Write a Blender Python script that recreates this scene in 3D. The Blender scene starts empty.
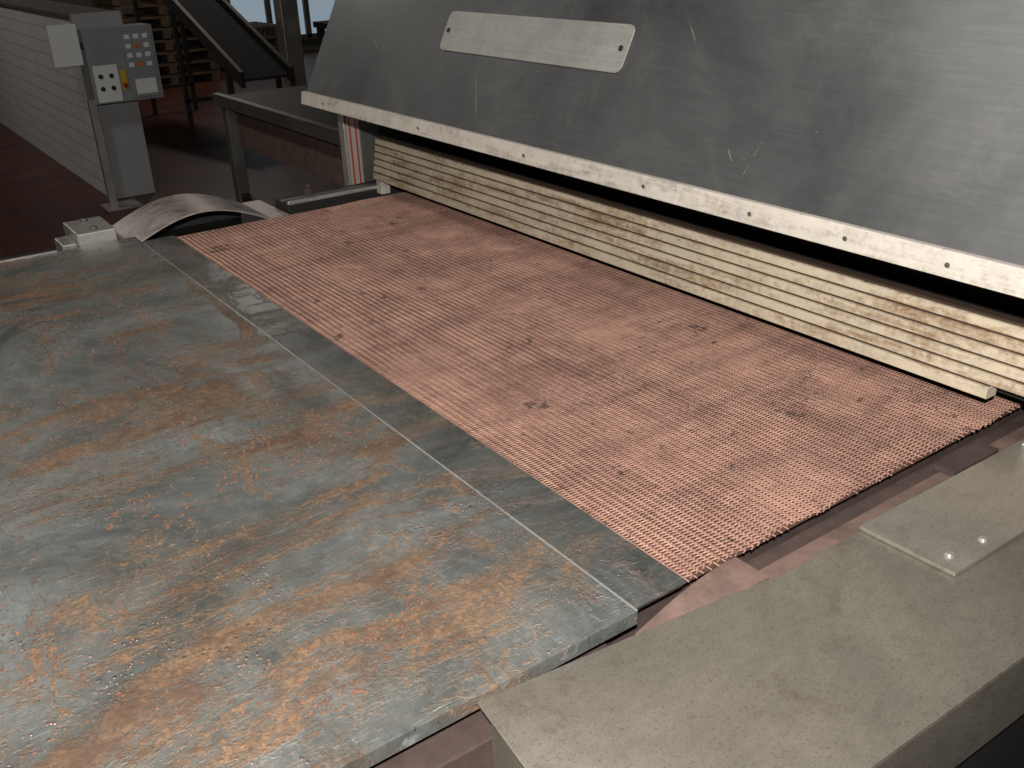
import bpy, math, random
import numpy as np
from mathutils import Matrix, Vector
random.seed(4); np.random.seed(4)
scene=bpy.context.scene
try:
    scene.view_settings.view_transform='Standard'
except Exception: pass

# ------------------------------------------------------------ materials
def srgb(r,g,b):
    f=lambda c:(c/255/12.92) if c/255<=0.04045 else ((c/255+0.055)/1.055)**2.4
    return (f(r),f(g),f(b),1)
class NT:
    def __init__(s,name):
        s.m=bpy.data.materials.new(name); s.m.use_nodes=True
        s.t=s.m.node_tree; s.b=s.t.nodes['Principled BSDF']
        s.tc=s.t.nodes.new('ShaderNodeTexCoord')
    def n(s,ty,**kw):
        n=s.t.nodes.new(ty)
        for k,v in kw.items(): setattr(n,k,v)
        return n
    def l(s,a,b): s.t.links.new(a,b)
    def coords(s,scale=(1,1,1),rot=(0,0,0),loc=(0,0,0)):
        m=s.n('ShaderNodeMapping'); m.inputs['Scale'].default_value=scale; m.inputs['Rotation'].default_value=rot; m.inputs['Location'].default_value=loc
        s.l(s.tc.outputs['Object'],m.inputs['Vector']); return m.outputs[0]
    def noise(s,sc,detail=6,rough=.6,dist=0,scale=(1,1,1),rot=(0,0,0),vec=None,loc=(0,0,0)):
        n=s.n('ShaderNodeTexNoise'); n.inputs['Scale'].default_value=sc; n.inputs['Detail'].default_value=detail
        n.inputs['Roughness'].default_value=rough; n.inputs['Distortion'].default_value=dist
        s.l(vec if vec else s.coords(scale,rot,loc),n.inputs['Vector']); return n.outputs[0]
    def ramp(s,fac,a,b,va=0.,vb=1.):
        r=s.n('ShaderNodeMapRange'); r.inputs[1].default_value=a; r.inputs[2].default_value=b
        r.inputs[3].default_value=va; r.inputs[4].default_value=vb; s.l(fac,r.inputs[0]); return r.outputs[0]
    def mix(s,fac,a,b,mode='MIX'):
        m=s.n('ShaderNodeMix',data_type='RGBA',blend_type=mode)
        for sock,v in ((m.inputs[0],fac),(m.inputs[6],a),(m.inputs[7],b)):
            if isinstance(v,(tuple,float,int)): sock.default_value=v
            else: s.l(v,sock)
        return m.outputs[2]
    def math(s,op,a,b=0.):
        m=s.n('ShaderNodeMath',operation=op)
        for sock,v in ((m.inputs[0],a),(m.inputs[1],b)):
            if isinstance(v,(float,int)): sock.default_value=v
            else: s.l(v,sock)
        return m.outputs[0]
    def out(s,col=None,rough=None,metal=None,bump=None,bs=.3,bd=.002,spec=None):
        for nm,v in (('Base Color',col),('Roughness',rough),('Metallic',metal),('Specular IOR Level',spec)):
            if v is None: continue
            if isinstance(v,(tuple,float,int)): s.b.inputs[nm].default_value=v
            else: s.l(v,s.b.inputs[nm])
        if bump is not None:
            b=s.n('ShaderNodeBump'); b.inputs['Strength'].default_value=bs; b.inputs['Distance'].default_value=bd
            s.l(bump,b.inputs['Height']); s.l(b.outputs[0],s.b.inputs['Normal'])
        return s.m
def simple(name,c,rough=.5,metal=0.,var=.25,nscale=8,spec=.5):
    t=NT(name); n=t.noise(nscale,6,.65)
    d=tuple(x*(1-var) for x in c[:3])+(1,); e=tuple(min(1,x*(1+var)) for x in c[:3])+(1,)
    return t.out(t.mix(t.ramp(n,.3,.7),d,e),rough,metal,bump=n,bs=.1,bd=.001,spec=spec)

def mat_rusty(name,rust=1.0,dark=1.0):
    t=NT(name)
    D=lambda r,g,b:srgb(r*dark,g*dark,b*dark)
    base=t.mix(t.ramp(t.noise(2.6,10,.74,.8),.36,.64),D(82,87,85),D(166,168,164))
    base=t.mix(t.ramp(t.noise(60,5,.8),.35,.75,0,.6),base,D(98,100,97))
    sc=t.noise(30,3,.6,.1,(1,22,1),(0,0,.6)); base=t.mix(t.ramp(sc,.60,.70,0,.5),base,D(204,205,200))
    sc=t.noise(24,4,.6,0,(18,1,1),(0,0,.3)); base=t.mix(t.ramp(sc,.58,.70,0,.5),base,D(62,65,64))
    def warp(amt,sc,scale,rot,loc=(0,0,0)):
        wv=t.n('ShaderNodeVectorMath',operation='ADD')
        wn=t.n('ShaderNodeTexNoise'); wn.inputs['Scale'].default_value=sc; wn.inputs['Detail'].default_value=2
        t.l(t.coords(loc=loc),wn.inputs['Vector'])
        ws=t.n('ShaderNodeVectorMath',operation='SCALE'); ws.inputs[3].default_value=amt; t.l(wn.outputs[1],ws.inputs[0])
        t.l(ws.outputs[0],wv.inputs[0]); t.l(t.coords(scale,rot,loc),wv.inputs[1]); return wv.outputs[0]
    sm=t.noise(2.6,14,.72,.25,vec=warp(1.7,1.5,(1.1,4.8,1),(0,0,.2)))
    sm2=t.noise(3.4,14,.72,.25,vec=warp(1.6,2.0,(4.8,1.0,1),(0,0,.5),(2,5,0)))
    big=t.noise(1.9,3,.55,loc=(3.1,.4,0)); gr=t.noise(130,4,.8)
    bb=t.math('MULTIPLY',t.math('SUBTRACT',big,.5),.42); gg=t.math('MULTIPLY',t.math('SUBTRACT',gr,.5),.36)
    v=t.math('ADD',t.math('ADD',sm,bb),gg); v2=t.math('SUBTRACT',t.math('ADD',sm2,gg),t.math('MULTIPLY',bb,.3))
    m=t.math('MAXIMUM',t.ramp(v,.505,.585,0,.9*rust),t.ramp(v2,.545,.615,0,.87*rust))
    film=t.ramp(t.math('ADD',sm,bb),.42,.56,0,.45*rust)
    base=t.mix(film,base,srgb(112,96,78))
    rc=t.mix(t.ramp(gr,.35,.65),srgb(78,58,42),srgb(138,108,80))
    rc=t.mix(t.ramp(t.noise(9,8,.8,loc=(4,4,0)),.46,.57,0,.82),rc,srgb(80,56,40))
    col=t.mix(m,base,rc)
    vo=t.n('ShaderNodeTexVoronoi'); vo.inputs['Scale'].default_value=120; t.l(t.coords(),vo.inputs['Vector'])
    cl=t.ramp(t.noise(3.6,8,.8,loc=(7,1,0)),.53,.62)
    cr=t.math('MULTIPLY',t.math('MULTIPLY',t.ramp(vo.outputs[0],.34,.22),cl),rust)
    col=t.mix(cr,col,t.mix(t.ramp(gr,.44,.58),srgb(72,46,35),srgb(156,116,88)))
    pits=t.ramp(t.noise(30,6,.85,loc=(1,5,0)),.61,.68,0,.85); col=t.mix(pits,col,srgb(54,41,34))
    metal=t.math('MULTIPLY',t.math('SUBTRACT',1.,t.math('MAXIMUM',m,cr)),.5)
    return t.out(col,t.ramp(m,0,1,.32,.72),metal,bump=t.math('ADD',t.math('MULTIPLY',gr,m),cr),bs=.7,bd=.003)
M_plate=mat_rusty('rust_smeared_steel',1.0,1.0)
M_strip=mat_rusty('rust_smeared_steel_strip',.5,.86)

def mat_brushed(name,a,b,rough=.38,stretch=(1,1,1),metal=.85,speck=None,blot=3):
    t=NT(name)
    n=t.noise(blot,8,.7,.3); s=t.noise(90,3,.6,0,stretch)
    c=t.mix(t.ramp(n,.3,.7),a,b); c=t.mix(t.ramp(s,.3,.7,0,.25),c,tuple(x*.6 for x in a[:3])+(1,))
    if speck:
        g=t.noise(260,3,.8); c=t.mix(t.ramp(g,.54,.66,0,.6),c,speck)
        g=t.noise(7,8,.8,.3,loc=(5,2,1)); c=t.mix(t.ramp(g,.56,.70,0,.55),c,speck)
        g=t.noise(45,4,.8,.3,loc=(5,2,1)); c=t.mix(t.ramp(g,.64,.71,0,.6),c,speck)
    return t.out(c,t.ramp(n,.3,.7,rough-.06,rough+.1),metal,bump=s,bs=.06,bd=.0005)
def mat_hood():
    t=NT('hood_stainless')
    n=t.noise(1.8,8,.7,.4); c=t.mix(t.ramp(n,.3,.7),srgb(82,82,82),srgb(118,118,117))
    s=t.noise(60,4,.7,0,(3,.12,3)); c=t.mix(t.ramp(s,.35,.7,0,.25),c,srgb(66,66,66))
    wp=t.n('ShaderNodeTexVoronoi',feature='DISTANCE_TO_EDGE'); wp.inputs['Scale'].default_value=1.6; t.l(t.coords((1,1,1),(.4,.2,.7)),wp.inputs['Vector'])
    br=t.ramp(t.noise(9,5,.7),.54,.60,0,.55)
    c=t.mix(t.math('MULTIPLY',t.ramp(wp.outputs[0],.0020,.001),br),c,srgb(165,165,160))
    sp=t.ramp(t.noise(75,3,.6,loc=(3,2,2)),.74,.78,0,.8); c=t.mix(sp,c,srgb(190,188,182))
    sm=t.noise(3,9,.8,1.0,loc=(2,7,1)); c=t.mix(t.ramp(sm,.52,.66,0,.4),c,srgb(130,128,124))
    return t.out(c,t.ramp(n,.3,.7,.34,.48),.55,bump=s,bs=.05,bd=.0005)
M_hood=mat_hood()
M_box=mat_brushed('cover_dusty_stainless',srgb(118,112,102),srgb(148,141,128),.38,(.5,1,1),.5,srgb(82,72,60))
M_sheet=mat_brushed('access_stainless',srgb(144,139,129),srgb(174,168,156),.34,(.3,1,1),.55,srgb(110,98,82))
M_steel=mat_brushed('bright_worn_steel',srgb(170,168,162),srgb(214,210,202),.34,(1,1,.1),.6,srgb(120,100,84))
M_guard=mat_brushed('guard_dirty_sheet',srgb(118,106,99),srgb(206,196,186),.36,(1,1,1),.35,srgb(80,60,50),12)
M_leg=mat_brushed('galvanised_leg',srgb(96,94,90),srgb(120,118,112),.4,(1,1,.1),.5)
M_screw=simple('zinc_screw',srgb(200,198,190),.3,.7,.1)
def mat_paint(name,c,stain,amt=.6,s=(1,.25,3),lo=.5):
    t=NT(name); n=t.noise(9,9,.75,.4,s); g=t.noise(70,4,.8)
    f=t.ramp(t.math('ADD',n,t.math('MULTIPLY',t.math('SUBTRACT',g,.5),.5)),lo,lo+.2,0,amt)
    c2=tuple(x*.80 for x in c[:3])+(1,)
    col=t.mix(f,t.mix(t.ramp(t.noise(20,4),.3,.7),c2,c),stain)
    pk=t.ramp(t.noise(55,4,.75,0,s),.65,.70,0,.85); col=t.mix(pk,col,tuple(x*.5 for x in stain[:3])+(1,))
    return t.out(col,.55,0.,bump=g,bs=.15,bd=.001)
M_lip=mat_paint('lip_worn_white',srgb(196,187,175),srgb(112,92,76),.7)
M_rib=mat_paint('cream_enamel_ribs',srgb(212,196,170),srgb(126,88,54),.85,(1,.4,2.5),.46)
M_gap=simple('rib_gap_brown',srgb(60,42,28),.8)  # even dark brown for the strips set back between ribs
M_dark=simple('black_parts_and_shade',srgb(16,14,13),.85)  # black for dark parts; also stands in for shade inside the hood
M_darkmetal=simple('dark_machine_metal',srgb(42,39,37),.55,.3)
M_dust=simple('cocoa_dust_brown',srgb(102,82,73),.85,0,.35,25)
M_dustd=simple('cocoa_dust_dark',srgb(66,51,46),.85,0,.35,25)
M_crumb=simple('cocoa_crumb',srgb(112,78,56),.8,0,.5,60)
M_name=mat_brushed('nameplate_aluminium',srgb(154,150,144),srgb(188,184,178),.4,(1,.05,1),.4,srgb(124,112,100),5)

def mat_belt():
    t=NT('cocoa_coated_wire')
    a=t.noise(6,11,.84,.3); b=t.noise(3.2,8,.8,0,(1,10,1)); c=t.noise(3.2,8,.8,0,(10,1,1)); g=t.noise(160,3,.7)
    col=t.mix(t.ramp(a,.38,.62),srgb(130,95,82),srgb(182,140,121))
    col=t.mix(t.ramp(b,.50,.66,0,.34),col,srgb(106,76,66))
    col=t.mix(t.ramp(c,.50,.66,0,.34),col,srgb(104,74,64))
    b2=t.noise(24,3,.7,0,(.10,1,1)); c2=t.noise(24,3,.7,0,(1,.10,1))
    col=t.mix(t.ramp(b2,.52,.60,0,.30),col,srgb(90,64,55)); col=t.mix(t.ramp(c2,.52,.60,0,.25),col,srgb(90,64,55))
    st=t.ramp(t.noise(8,10,.85,.4),.555,.63,0,.5); col=t.mix(st,col,srgb(74,55,49))
    pk=t.ramp(t.noise(13,5,.7,.2),.63,.67,0,.8); col=t.mix(pk,col,srgb(52,40,37))
    pk=t.ramp(t.noise(30,4,.75,loc=(2,2,0)),.63,.68,0,.8); col=t.mix(pk,col,srgb(52,40,36))
    col=t.mix(t.ramp(g,.4,.7,0,.3),col,srgb(196,162,144))
    return t.out(col,.7,0.,spec=.3)
M_belt=mat_belt()
M_under=simple('belt_underlay_brown',srgb(98,72,62),.9,0,.3,30,spec=.1)

# ------------------------------------------------------------ geometry builder
class G:
    def __init__(s): s.v=[];s.f=[];s.mi=[];s.mats=[]
    def _m(s,mat):
        if mat not in s.mats: s.mats.append(mat)
        return s.mats.index(mat)
    def add(s,vs,fs,mat):
        o=len(s.v); s.v+= [tuple(v) for v in vs]; k=s._m(mat)
        for f in fs: s.f.append(tuple(i+o for i in f)); s.mi.append(k)
        return s
    def box(s,x0,x1,y0,y1,z0,z1,mat,rot=0,about=None):
        vs=[(x,y,z) for x in(x0,x1) for y in(y0,y1) for z in(z0,z1)]
        if rot:
            cx,cy=about or ((x0+x1)/2,(y0+y1)/2); c,si=math.cos(rot),math.sin(rot)
            vs=[(cx+(x-cx)*c-(y-cy)*si,cy+(x-cx)*si+(y-cy)*c,z) for x,y,z in vs]
        return s.add(vs,[(0,1,3,2),(4,6,7,5),(0,4,5,1),(2,3,7,6),(0,2,6,4),(1,5,7,3)],mat)
    def prism(s,poly,z0,z1,mat):
        n=len(poly); vs=[(x,y,z0) for x,y in poly]+[(x,y,z1) for x,y in poly]
        return s.add(vs,[tuple(range(n))[::-1],tuple(range(n,2*n))]+[(i,(i+1)%n,n+(i+1)%n,n+i) for i in range(n)],mat)
    def ext(s,prof,y0,y1,mat):
        n=len(prof); vs=[(x,y0,z) for x,z in prof]+[(x,y1,z) for x,z in prof]
        return s.add(vs,[tuple(range(n)),tuple(range(n,2*n))[::-1]]+[(i,n+i,n+(i+1)%n,(i+1)%n) for i in range(n)],mat)
    def extx(s,prof,x0,x1,mat):
        n=len(prof); vs=[(x0,y,z) for y,z in prof]+[(x1,y,z) for y,z in prof]
        return s.add(vs,[tuple(range(n)),tuple(range(n,2*n))[::-1]]+[(i,n+i,n+(i+1)%n,(i+1)%n) for i in range(n)],mat)
    def cyl(s,p,q,r,mat,n=14,r2=None):
        p=Vector(p);q=Vector(q);d=(q-p).normalized(); a=d.orthogonal().normalized(); b=d.cross(a); r2=r if r2 is None else r2
        vs=[p+(a*math.cos(t)+b*math.sin(t))*r for t in [2*math.pi*i/n for i in range(n)]]+[q+(a*math.cos(t)+b*math.sin(t))*r2 for t in [2*math.pi*i/n for i in range(n)]]
        return s.add(vs,[tuple(range(n))[::-1],tuple(range(n,2*n))]+[(i,(i+1)%n,n+(i+1)%n,n+i) for i in range(n)],mat)
    def obj(s,name,bevel=0,parent=None,smooth=False,seg=2):
        me=bpy.data.meshes.new(name); me.from_pydata(s.v,[],s.f)
        for m in s.mats: me.materials.append(m)
        me.polygons.foreach_set('material_index',s.mi)
        import bmesh
        bm=bmesh.new(); bm.from_mesh(me); bmesh.ops.recalc_face_normals(bm,faces=bm.faces); bm.to_mesh(me); bm.free()
        if smooth: me.polygons.foreach_set('use_smooth',[True]*len(me.polygons))
        me.update(); o=bpy.data.objects.new(name,me); scene.collection.objects.link(o)
        if bevel:
            b=o.modifiers.new('bevel','BEVEL'); b.width=bevel; b.segments=seg; b.limit_method='ANGLE'
        if parent: o.parent=parent
        return o
def empty(name,loc=(0,0,0)):
    e=bpy.data.objects.new(name,None); scene.collection.objects.link(e); return e

# ------------------------------------------------------------ camera
M=np.array([[0.81374,-0.27337,0.51292],[-0.58018,-0.3291,0.74504],[-0.03487,-0.90386,-0.42641]])
Cw=(-0.737,-0.702,1.7)
cd=bpy.data.cameras.new('camera'); cam=bpy.data.objects.new('camera',cd); scene.collection.objects.link(cam)
R=Matrix(((M[0][0],-M[0][1],-M[0][2]),(M[1][0],-M[1][1],-M[1][2]),(M[2][0],-M[2][1],-M[2][2])))
cam.matrix_world=Matrix.Translation(Cw)@R.to_4x4()
cd.sensor_width=36; cd.lens=964.4/1024*36; cd.clip_start=.02; cd.clip_end=100
scene.camera=cam

# ------------------------------------------------------------ conveyor belt
BX=.96
def belt():
    p=.0135; ny=int(2.01/.0062); d=2.01/ny; rows=int(BX/p)
    k=np.arange(ny)
    V=[];F=[];o=0
    for r in range(rows):
        x0=r*p+.002
        pts=np.zeros((ny*4,3))
        yk=2.008-k*d
        pts[0::4]=np.c_[np.full(ny,x0-.001),yk,np.full(ny,0.0005)]
        pts[1::4]=np.c_[np.full(ny,x0+p/2),yk-.30*d,np.full(ny,.0009)]
        pts[2::4]=np.c_[np.full(ny,x0+p+.001),yk-.6*d,np.full(ny,0.0005)]
        pts[3::4]=np.c_[np.full(ny,x0+p/2),yk-.8*d,np.full(ny,-.0016)]
        pts[:,1]+=.0012*np.sin(pts[:,1]*9+r*.5)+np.random.randn(len(pts))*.0002+ .004*math.sin(r*.6)*np.exp(-pts[:,1]/.05)
        pts[:,2]+=.0009*np.sin(pts[:,1]*5+r*.22)+.0006*np.sin(pts[:,1]*23-r*.15)
        R_=.00125
        ring=np.array([(0,R_,0),(0,0,R_),(0,-R_,0),(0,0,-R_)])
        vv=(pts[:,None,:]+ring[None]).reshape(-1,3)
        V.append(vv); n=len(pts)
        i=np.arange(n-1)[:,None]*4; j=np.arange(4)[None]
        a=(i+j); b=(i+(j+1)%4); F.append(np.stack([a,b,b+4,a+4],-1).reshape(-1,4)+o); o+=len(vv)
    V=np.concatenate(V);F=np.concatenate(F)
    V[:,2]+=.947
    me=bpy.data.meshes.new('mesh_wires'); me.vertices.add(len(V)); me.vertices.foreach_set('co',V.astype(np.float32).ravel())
    me.loops.add(len(F)*4); me.loops.foreach_set('vertex_index',F.astype(np.int32).ravel())
    me.polygons.add(len(F)); me.polygons.foreach_set('loop_start',np.arange(0,len(F)*4,4,dtype=np.int32))
    me.update(calc_edges=True); me.validate(); me.materials.append(M_belt)
    me.polygons.foreach_set('use_smooth',[True]*len(me.polygons))
    root=empty('wire_mesh_conveyor_belt')
    ob=bpy.data.objects.new('mesh_wires',me); scene.collection.objects.link(ob); ob.parent=root
    g=G()
    for r in range(rows+1):
        x=r*p+.002
        g.cyl((x,-.004+random.uniform(-.003,.003),.9465),(x,2.010,.9465),.0013,M_belt,6)
    g.obj('cross_rods',parent=root)
    G().box(.004,BX+.02,.004,2.006,.936,.9432,M_under).obj('underlay',parent=root)
belt()

# ------------------------------------------------------------ plates
g=G()
prof=[(-.012,.950),(2.09,.950),(2.09,.925),(2.086,.925),(2.086,.946),(-.008,.946),(-.008,.930),(-.012,.930)]
g.extx(prof,-1.9,-.0905,M_plate)
g.box(-.0925,-.0895,-.012,2.0,.9500,.9510,M_steel)
g.box(-1.9,-.30,2.084,2.094,.9500,.954,M_steel)
g.obj('infeed_steel_plate',.0012)
g=G(); g.box(-.0885,0,-.004,2.03,.944,.949,M_strip)
g.box(-.0885,-.002,.0,2.02,.937,.944,M_darkmetal)
g.obj('transfer_strip',.001)
# loose crumbs lying on the plate
rng=np.random.RandomState(11)
cv=[];cf=[]
cl=[(rng.uniform(-1.0,-.14),rng.uniform(.03,1.9),rng.uniform(.02,.11)) for _ in range(52)]
for (cx,cy,sg) in cl:
    ang=rng.uniform(0,3.14)
    for _ in range(rng.randint(16,56)):
        u,w=rng.randn()*sg,rng.randn()*sg*.35
        x=cx+u*math.cos(ang)-w*math.sin(ang); y=cy+u*math.sin(ang)+w*math.cos(ang)
        if not(-1.4<x<-.10 and .0<y<2.05): continue
        s_=rng.uniform(.0008,.0030); o=len(cv); a=rng.uniform(0,1.5)
        for k in range(4): cv.append((x+s_*math.cos(a+k*1.57)*rng.uniform(.7,1.3),y+s_*math.sin(a+k*1.57)*rng.uniform(.7,1.3),.9501))
        for k in range(4): cv.append((x+.55*s_*math.cos(a+.6+k*1.57),y+.55*s_*math.sin(a+.6+k*1.57),.9501+s_*rng.uniform(.7,1.2)))
        cf+= [(o,o+1,o+5,o+4),(o+1,o+2,o+6,o+5),(o+2,o+3,o+7,o+6),(o+3,o,o+4,o+7),(o+4,o+5,o+6,o+7)]
me=bpy.data.meshes.new('cocoa_crumbs'); me.from_pydata(cv,[],cf); me.materials.append(M_crumb); me.update()
ob=bpy.data.objects.new('cocoa_crumbs',me); scene.collection.objects.link(ob)

# ------------------------------------------------------------ machine frame beneath
g=G()
g.box(-1.85,-.12,.03,2.0,.45,.92,M_darkmetal)
g.box(-.12,.98,.03,1.99,.45,.935,M_dustd)
g.box(-.62,-.12,-.03,.03,.60,.900,M_dustd)
g.box(-1.85,.98,.0,.03,.45,.80,M_darkmetal)
g.box(-1.85,.98,2.00,2.33,.45,.898,M_darkmetal)
for x in(-1.75,-.5,.6):
    for y in(.06,2.18): g.box(x-.04,x+.04,y-.04,y+.04,0,.5,M_darkmetal); g.box(x-.08,x+.08,y-.08,y+.08,0,.012,M_leg)
g.obj('conveyor_frame',.002)

# side channel cover
g=G()
poly=[(-.325,-.012),(-.105,-.036),(.11,-.062),(.27,-.064),(.98,-.075),(.98,-.335),(.22,-.33),(-.36,-.318)]
poly2=[(-.325,-.038),(-.105,-.062),(.11,-.066),(.27,-.068),(.98,-.078),(.98,-.335),(.22,-.33),(-.36,-.318)]
g.prism(poly,.938,.942,M_box); g.prism(poly2,.835,.9385,M_box)
g.box(-.34,.98,-.30,-.08,.45,.84,M_dark)
for x in(-.25,.9): g.box(x-.03,x+.03,-.28,-.22,0,.46,M_darkmetal)
g.obj('side_channel_cover',.0015,seg=3)
g=G()
g.prism([(.268,-.062),(.272,-.201),(.97,-.212),(.97,-.074)],.9435,.9495,M_sheet)
g.prism([(.275,-.070),(.279,-.193),(.96,-.204),(.96,-.080)],.9421,.9436,M_dark)
for x,y in((.30,-.175),(.365,-.182),(.90,-.19)):
    g.cyl((x,y,.949),(x,y,.9535),.0068,M_screw,12,.005)
g.obj('access_cover_sheet',.0008)

def arc_sheet(g,x0,x1,y0,y1,zb,h,th,mat,n=20,a0=0,a1=math.pi):
    top=[];bot=[]
    for i in range(n+1):
        u=i/n; x=x0+(x1-x0)*u; a=a0+(a1-a0)*u; z=zb+h*math.sin(a); top.append((x,z)); bot.append((x,z-th))
    g.ext(top+bot[::-1],y0,y1,mat)
g=G()
arc_sheet(g,-.085,.092,-.058,-.002,.905,.038,.003,M_dust,16,0,math.pi*.55)
g.obj('curved_dust_deflector')
g=G()
g.box(.094,.98,-.060,-.034,.90,.936,M_dust); g.box(.094,.98,-.034,-.004,.90,.928,M_dustd)
g.box(.5,.62,-.058,-.024,.934,.944,M_dustd)
g.obj('belt_side_rail',.001)

# ------------------------------------------------------------ far end guard
g=G()
arc_sheet(g,-.11,.30,2.035,2.29,.938,.062,.004,M_guard,32)
g.box(.295,.36,2.035,2.29,.934,.938,M_guard)
g.box(-.13,-.105,2.035,2.29,.934,.938,M_guard)
g.box(-.10,.29,2.28,2.29,.900,.940,M_darkmetal)
g.obj('curved_chain_guard',.0005)
g=G()
g.box(-.24,-.135,2.10,2.27,.90,.982,M_steel); g.box(-.28,-.24,2.12,2.22,.90,.955,M_steel)
for y in(2.13,2.24): g.cyl((-.187,y,.982),(-.187,y,.990),.012,M_leg,6)
g.obj('chain_bearing_block',.006)
g=G()
g.box(.365,.98,2.06,2.17,.90,.962,M_darkmetal); g.box(.365,.98,2.06,2.075,.962,.972,M_steel); g.box(.365,.98,2.11,2.13,.962,.967,M_leg)
g.cyl((.47,2.14,.96),(.47,2.14,.985),.018,M_dustd); g.cyl((.47,2.14,.985),(.47,2.14,1.0),.010,M_dustd)
g.obj('far_chain_rail',.002)

# ------------------------------------------------------------ tunnel oven (hood, shield, body)
root=empty('tunnel_oven')
L0,L1=-.45,2.15
def hx(z): return .5+.51*(z-1.262)
g=G()
g.ext([(hx(1.262),1.262),(hx(1.80),1.80),(hx(1.80)+.9,1.80),(hx(1.80)+.9,1.796),(hx(1.80)+.004,1.796),(hx(1.262)+.004,1.262)],L0,L1,M_hood)
g.obj('hood_sloped_panel',.0015,root)
g=G()
for y in (L0,L1-.004):
    g.add([(.503,y,1.235),(hx(1.797)+.003,y,1.797),(1.69,y,1.797),(1.69,y,1.1),(.80,y,1.1),(.76,y,1.235)]+[(.503,y+.004,1.235),(hx(1.797)+.003,y+.004,1.797),(1.69,y+.004,1.797),(1.69,y+.004,1.1),(.80,y+.004,1.1),(.76,y+.004,1.235)],
      [(0,1,2,3,4,5),(11,10,9,8,7,6)]+[(i,i+6,(i+1)%6+6,(i+1)%6) for i in range(6)],M_hood)
g.obj('hood_side_cheeks',0,root)
g=G(); g.ext([(.488,1.238),(.500,1.238),(.507,1.275),(.495,1.275)],L0,L1+.01,M_lip)
g.ext([(.489,1.238),(.60,1.238),(.60,1.241),(.489,1.241)],L0,L1,M_dark)  # black sheet painted in to keep the gap behind the lip dark
for y in [2.0,1.45,1.0,.62,.36,.17,0.0,-.2]:
    g.cyl((.489,y,1.257),(.4865,y,1.2565),.0042,M_leg,10)
g.obj('hood_front_lip',.0012,root)
g=G(); g.box(.74,.76,L0,L1,1.10,1.60,M_dark); g.box(.60,.76,L0,L1-.005,1.30,1.302,M_dark)  # added black sheets: their colour stands for the unlit hood interior
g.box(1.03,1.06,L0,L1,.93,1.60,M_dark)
g.obj('hood_shade_sheets',0,root)
g=G()
yc0,yc1,z0,z1=.800,1.485,1.432,1.520
r=.018; pts=[]
s=math.sqrt(1+.51**2); H=(z1-z0)*s
for cx,cy,a in ((yc1-r,H-r,0),(yc0+r,H-r,90),(yc0+r,r,180),(yc1-r,r,270)):
    for i in range(7):
        t=math.radians(a+i*15); pts.append((cx+r*math.cos(t),cy+r*math.sin(t)))
nrm=Vector((-1,0,.51)).normalized(); upv=Vector((.51,0,1)).normalized(); base=Vector((hx(z0),0,z0))
def onhood(y,hh,off): return base+upv*hh+Vector((0,y,0))+nrm*off
n=len(pts)
g.add([onhood(y,h,.0008) for y,h in pts]+[onhood(y,h,.004) for y,h in pts],[tuple(range(n)),tuple(range(n,2*n))[::-1]]+[(i,(i+1)%n,n+(i+1)%n,n+i) for i in range(n)],M_name)
for y in (yc0+.02,yc1-.02): g.cyl(onhood(y,H/2,.004),onhood(y,H/2,.007),.006,M_darkmetal,12)
g.obj('name_plate',.001,root)
g=G()
def ribs(zlo,cnt,hgt,y0,y1,xb,lean):
    for i in range(cnt):
        z=zlo+i*hgt; x=xb+i*lean
        gp=.0036
        pr=[(x+.03,z),(x+.003,z),(x,z+.002),(x+.0005,z+hgt-gp-.0025),(x+.004,z+hgt-gp),(x+.03,z+hgt-gp)]
        g.ext(pr,y0,y1,M_rib)
        g.box(x+.009,x+.03,y0+.002,y1-.002,z+hgt-gp-.001,z+hgt+.001,M_gap)
ribs(.992,1,.024,.0,2.07,.664,0); ribs(1.016,5,.0210,-.25,2.07,.668,.0035)
g.box(.70,.715,-.24,2.068,.995,1.112,M_dark)
g.box(.668,.70,2.03,2.06,.949,.994,M_lip)
g.obj('ribbed_heat_shield',.0006,root)
g=G(); g.box(1.07,3.2,-.45,2.15,.35,1.79,M_darkmetal)
for x in(1.2,3.0):
    for y in(-.3,2.0): g.box(x-.05,x+.05,y-.05,y+.05,0,.36,M_darkmetal)
g.obj('oven_body',.004,root)
g=G(); g.box(.650,.685,-.11,-.078,.9495,1.013,M_lip); g.box(.645,.69,-.115,-.078,.9495,.953,M_lip)
g.obj('shield_support_post',.002)
t=NT('striped_post'); w=t.n('ShaderNodeTexWave',wave_type='BANDS',bands_direction='X'); w.inputs['Scale'].default_value=14; t.l(t.coords(),w.inputs['Vector'])
M_stripe=t.out(t.mix(t.ramp(w.outputs[0],.70,.85),srgb(160,150,142),srgb(160,62,54)),.5,0.)
g=G(); g.box(.71,.765,2.34,2.37,0,1.18,M_stripe); g.box(.765,.85,2.34,2.40,0,1.20,M_leg); g.box(.705,.712,2.335,2.375,0,1.18,M_steel); g.obj('corner_upright',.002)

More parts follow.
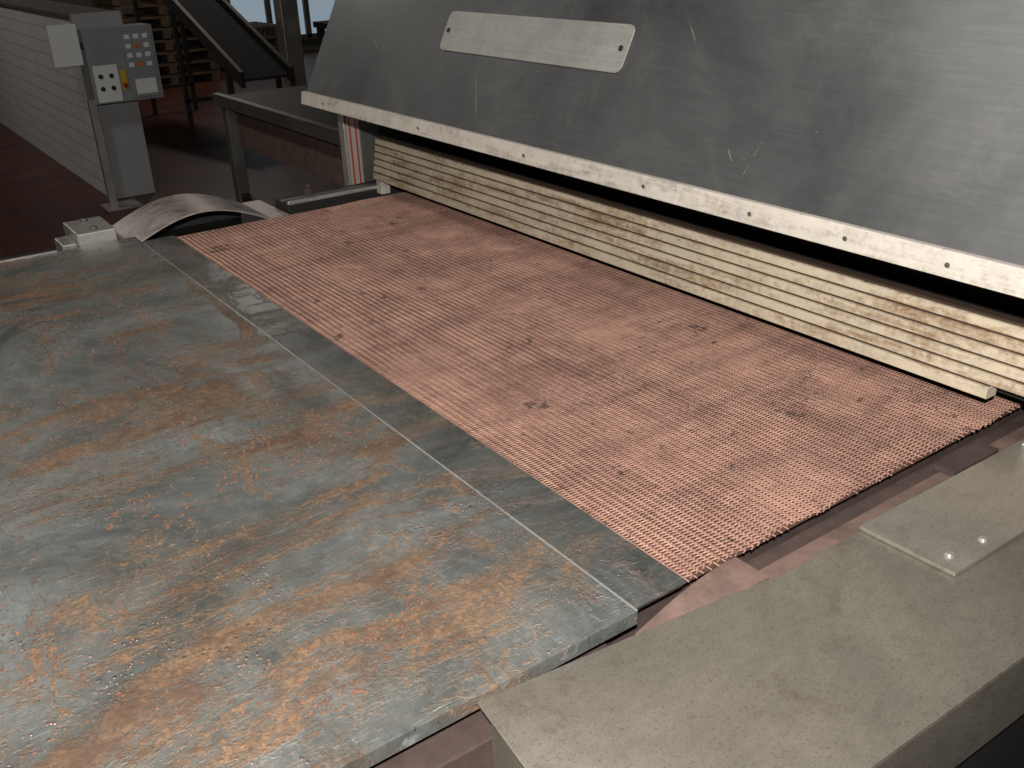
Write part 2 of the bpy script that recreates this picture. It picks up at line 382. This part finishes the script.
# ------------------------------------------------------------ room
t=NT('red_quarry_tiles'); br=t.n('ShaderNodeTexBrick'); br.offset=0; br.inputs['Scale'].default_value=4; br.inputs['Mortar Size'].default_value=.02
br.inputs['Brick Width'].default_value=1; br.inputs['Row Height'].default_value=1
br.inputs['Color1'].default_value=srgb(96,52,40); br.inputs['Color2'].default_value=srgb(78,42,34); br.inputs['Mortar'].default_value=srgb(46,36,33)
t.l(t.coords(),br.inputs['Vector']); M_floor=t.out(t.mix(t.ramp(t.noise(2,6),.4,.7,0,.5),br.outputs[0],srgb(40,26,22)),.42,0.)
t=NT('white_wall_tiles'); br=t.n('ShaderNodeTexBrick'); br.inputs['Scale'].default_value=2.4; br.inputs['Mortar Size'].default_value=.012
br.inputs['Color1'].default_value=srgb(230,230,228); br.inputs['Color2'].default_value=srgb(222,222,220); br.inputs['Mortar'].default_value=srgb(186,184,180)
mp=t.n('ShaderNodeCombineXYZ'); sp=t.n('ShaderNodeSeparateXYZ'); t.l(t.tc.outputs['Object'],sp.inputs[0])
t.l(t.math('ADD',sp.outputs[0],sp.outputs[1]),mp.inputs[0]); t.l(sp.outputs[2],mp.inputs[1]); t.l(mp.outputs[0],br.inputs['Vector'])
M_tile=t.out(br.outputs[0],.35,0.)
M_wall=simple('dim_plaster',srgb(88,84,78),.8)
M_post=simple('grey_post_paint',srgb(160,160,160),.5,0,.08,3)
G().box(-6,9.1,-4,15.1,-.1,0,M_floor).obj('floor')
G().box(-6,9.1,-4,15.1,4.5,4.6,M_wall).obj('ceiling')
G().box(-6,-5.9,-4,15,0,4.5,M_wall).obj('wall_left')
G().box(9,9.1,-4,15,0,4.5,M_wall).obj('wall_right')
G().box(-6,9.1,15,15.1,0,4.5,M_wall).obj('wall_back')
G().box(-6,9.1,-4.1,-4,0,4.5,M_wall).obj('wall_front')
g=G(); g.box(.88,1.17,6.80,14.9,0,1.25,M_tile); g.box(.87,1.20,6.74,6.80,0,1.28,M_post); g.box(.86,1.19,6.80,14.9,1.25,1.28,M_wall); g.obj('wall_partition',.004)
t=NT('daylight_glass'); t.b.inputs['Emission Color'].default_value=srgb(170,190,205); t.b.inputs['Emission Strength'].default_value=.5; M_glass=t.out(srgb(150,165,175),.2,0.)
g=G(); g.box(4.3,6.9,14.97,14.995,.25,2.2,M_glass)
for x in(4.3,4.95,5.6,6.25,6.9): g.box(x-.04,x+.04,14.9,14.97,.2,2.25,M_wall)
for z in(.22,1.1,2.2): g.box(4.3,6.9,14.9,14.97,z-.04,z+.04,M_wall)
g.obj('window_1')

# ------------------------------------------------------------ control cabinet
M_cab=simple('cabinet_grey',srgb(140,142,144),.45,.1,.1); M_lab=simple('label_white',srgb(225,225,222),.5,0,.05)
M_red=simple('red_plastic',srgb(170,30,26),.4,0,.05); M_org=simple('orange_label',srgb(205,110,50),.4,0,.05); M_yel=simple('yellow_plastic',srgb(200,165,50),.4,0,.05)
g=G()
g.box(.84,1.30,6.42,6.62,.72,1.20,M_cab); g.box(.80,.85,6.44,6.50,0,.75,M_steel)
g.box(.76,1.0,6.38,6.6,0,.015,M_steel)
g.box(.86,1.02,6.408,6.42,.73,.97,M_lab); g.box(1.08,1.28,6.405,6.42,.74,1.17,M_cab)
for i in range(4):
    for j in range(3): g.box(1.10+j*.06,1.135+j*.06,6.40,6.405,1.12-i*.06,1.15-i*.06,[M_lab,M_lab,M_lab,M_org][(2*i+j)%4])
for i in range(2):
    for j in range(2): g.cyl((.90+j*.07,6.408,.82+i*.08),(.90+j*.07,6.39,.82+i*.08),.015,M_darkmetal)
g.cyl((1.05,6.42,.83),(1.05,6.38,.83),.016,M_red); g.box(1.03,1.07,6.405,6.42,.80,.93,M_yel)
g.box(1.12,1.26,6.40,6.405,.76,.86,M_lab)
g.box(.64,.82,6.44,6.455,.98,1.24,M_lab); g.box(.80,.86,6.45,6.47,1.08,1.12,M_darkmetal)
g.obj('control_cabinet',.003)

g=G()
g.box(1.16,2.6,2.9,4.9,.87,.90,M_darkmetal); g.box(1.14,1.18,2.9,4.92,.85,.915,M_leg)
g.box(1.22,2.5,2.95,4.8,.62,.84,M_dust)
for x in(1.2,2.5):
    for y in(3.0,4.84): g.box(x-.035,x+.035,y-.035,y+.035,0,.87,M_leg)
g.box(1.18,1.22,3.0,4.84,.30,.35,M_darkmetal)
g.obj('return_conveyor_table',.003)
M_wood=simple('pallet_wood',srgb(96,78,58),.75,0,.3,6)
for (nm,xs,y0,cnt) in (('wooden_pallet_stack',(2.7,3.25,3.8),12.6,8),('wooden_pallet_stack.001',(4.1,4.6,5.1),13.4,4)):
    g=G()
    for k in range(cnt):
        z=k*.145
        for x in xs: g.box(x-.05,x+.05,y0,y0+1,z,z+.10,M_wood)
        for y in np.linspace(y0,y0+.9,6): g.box(xs[0]-.06,xs[2]+.06,y,y+.09,z+.10,z+.125,M_wood)
    g.obj(nm)
g=G()
for x in(2.3,2.75):
    g.extx([(7.6,.55),(7.6,.68),(10.6,1.75),(10.6,1.62)],x,x+.04,M_darkmetal)
g.extx([(7.6,.60),(7.6,.62),(10.6,1.69),(10.6,1.67)],2.34,2.75,M_dark)
for y,h in((7.9,.68),(9.2,1.12),(10.4,1.55)):
    for x in(2.3,2.75): g.box(x,x+.04,y,y+.05,0,h,M_darkmetal)
    g.box(2.3,2.79,y,y+.05,.25,.29,M_darkmetal)
g.obj('inclined_conveyor',.002)
g=G(); g.box(3.75,3.95,10.0,10.2,0,4.5,M_steel); g.box(3.65,4.05,9.9,10.3,0,.02,M_leg); g.obj('steel_column',.004)
g=G(); g.box(3.2,4.9,7.0,8.0,.95,1.0,M_darkmetal); g.box(3.3,4.8,7.1,7.9,.3,.35,M_darkmetal)
for x in(3.25,4.85):
    for y in(7.05,7.95): g.box(x-.03,x+.03,y-.03,y+.03,0,.95,M_darkmetal)
g.box(3.5,3.8,7.3,7.6,1.0,1.18,M_cab); g.box(4.2,4.5,7.3,7.6,1.0,1.15,M_red)
g.obj('work_bench',.003)

# added fill lights with made-up overhead fixtures, all out of view
t=NT('fill_tube'); t.b.inputs['Emission Color'].default_value=(1,.95,.88,1); t.b.inputs['Emission Strength'].default_value=3; M_fill_tube=t.out((.9,.9,.9,1),.4,0.)
for k,(x,y) in enumerate([(-1.5,1.0),(3.5,11.5),(-1.5,9.0)]):
    g=G(); g.box(x-.1,x+.1,y-.7,y+.7,4.42,4.5,M_cab); g.cyl((x,y-.65,4.39),(x,y+.65,4.39),.02,M_fill_tube); g.obj('fill_fixture' if k==0 else 'fill_fixture.%03d'%k)  # invented housing and glowing tube to go with each fill light
def area(name,loc,size,e,col,target=None,sy=None):
    l=bpy.data.lights.new(name,'AREA'); l.energy=e; l.color=col; l.size=size
    if sy: l.shape='RECTANGLE'; l.size_y=sy
    o=bpy.data.objects.new(name,l); scene.collection.objects.link(o); o.location=loc
    if target is not None: o.rotation_euler=(Vector(target)-Vector(loc)).to_track_quat('-Z','Y').to_euler()
    return o
area('ambient_fill',(-1.5,1.0,4.3),.3,55,(1,.97,.92),(-1.5,1.0,0),1.4)  # ambient fill added above the machine
area('back_fill',(3.5,11.5,4.3),.3,32,(1,.9,.8),(3.5,11.5,0),1.4)  # overhead fill added for the background
area('wall_fill',(-1.5,9.0,4.3),.3,35,(1,.96,.9),(-1.5,9.0,0),1.4)  # fill added to brighten the partition wall
l=bpy.data.lights.new('camera_flash','SPOT'); l.energy=218; l.color=(1,.98,.955); l.shadow_soft_size=.02; l.spot_size=math.radians(105); l.spot_blend=.6
o=bpy.data.objects.new('camera_flash',l); scene.collection.objects.link(o)
p=Vector(Cw)+Vector((-.06,-.06,.19)); o.location=p
o.rotation_euler=(Vector((.2,1.4,1.0))-p).to_track_quat('-Z','Y').to_euler()
w=bpy.data.worlds.new('world'); scene.world=w; w.use_nodes=True; w.node_tree.nodes['Background'].inputs[0].default_value=(.6,.6,.65,1); w.node_tree.nodes['Background'].inputs[1].default_value=.05
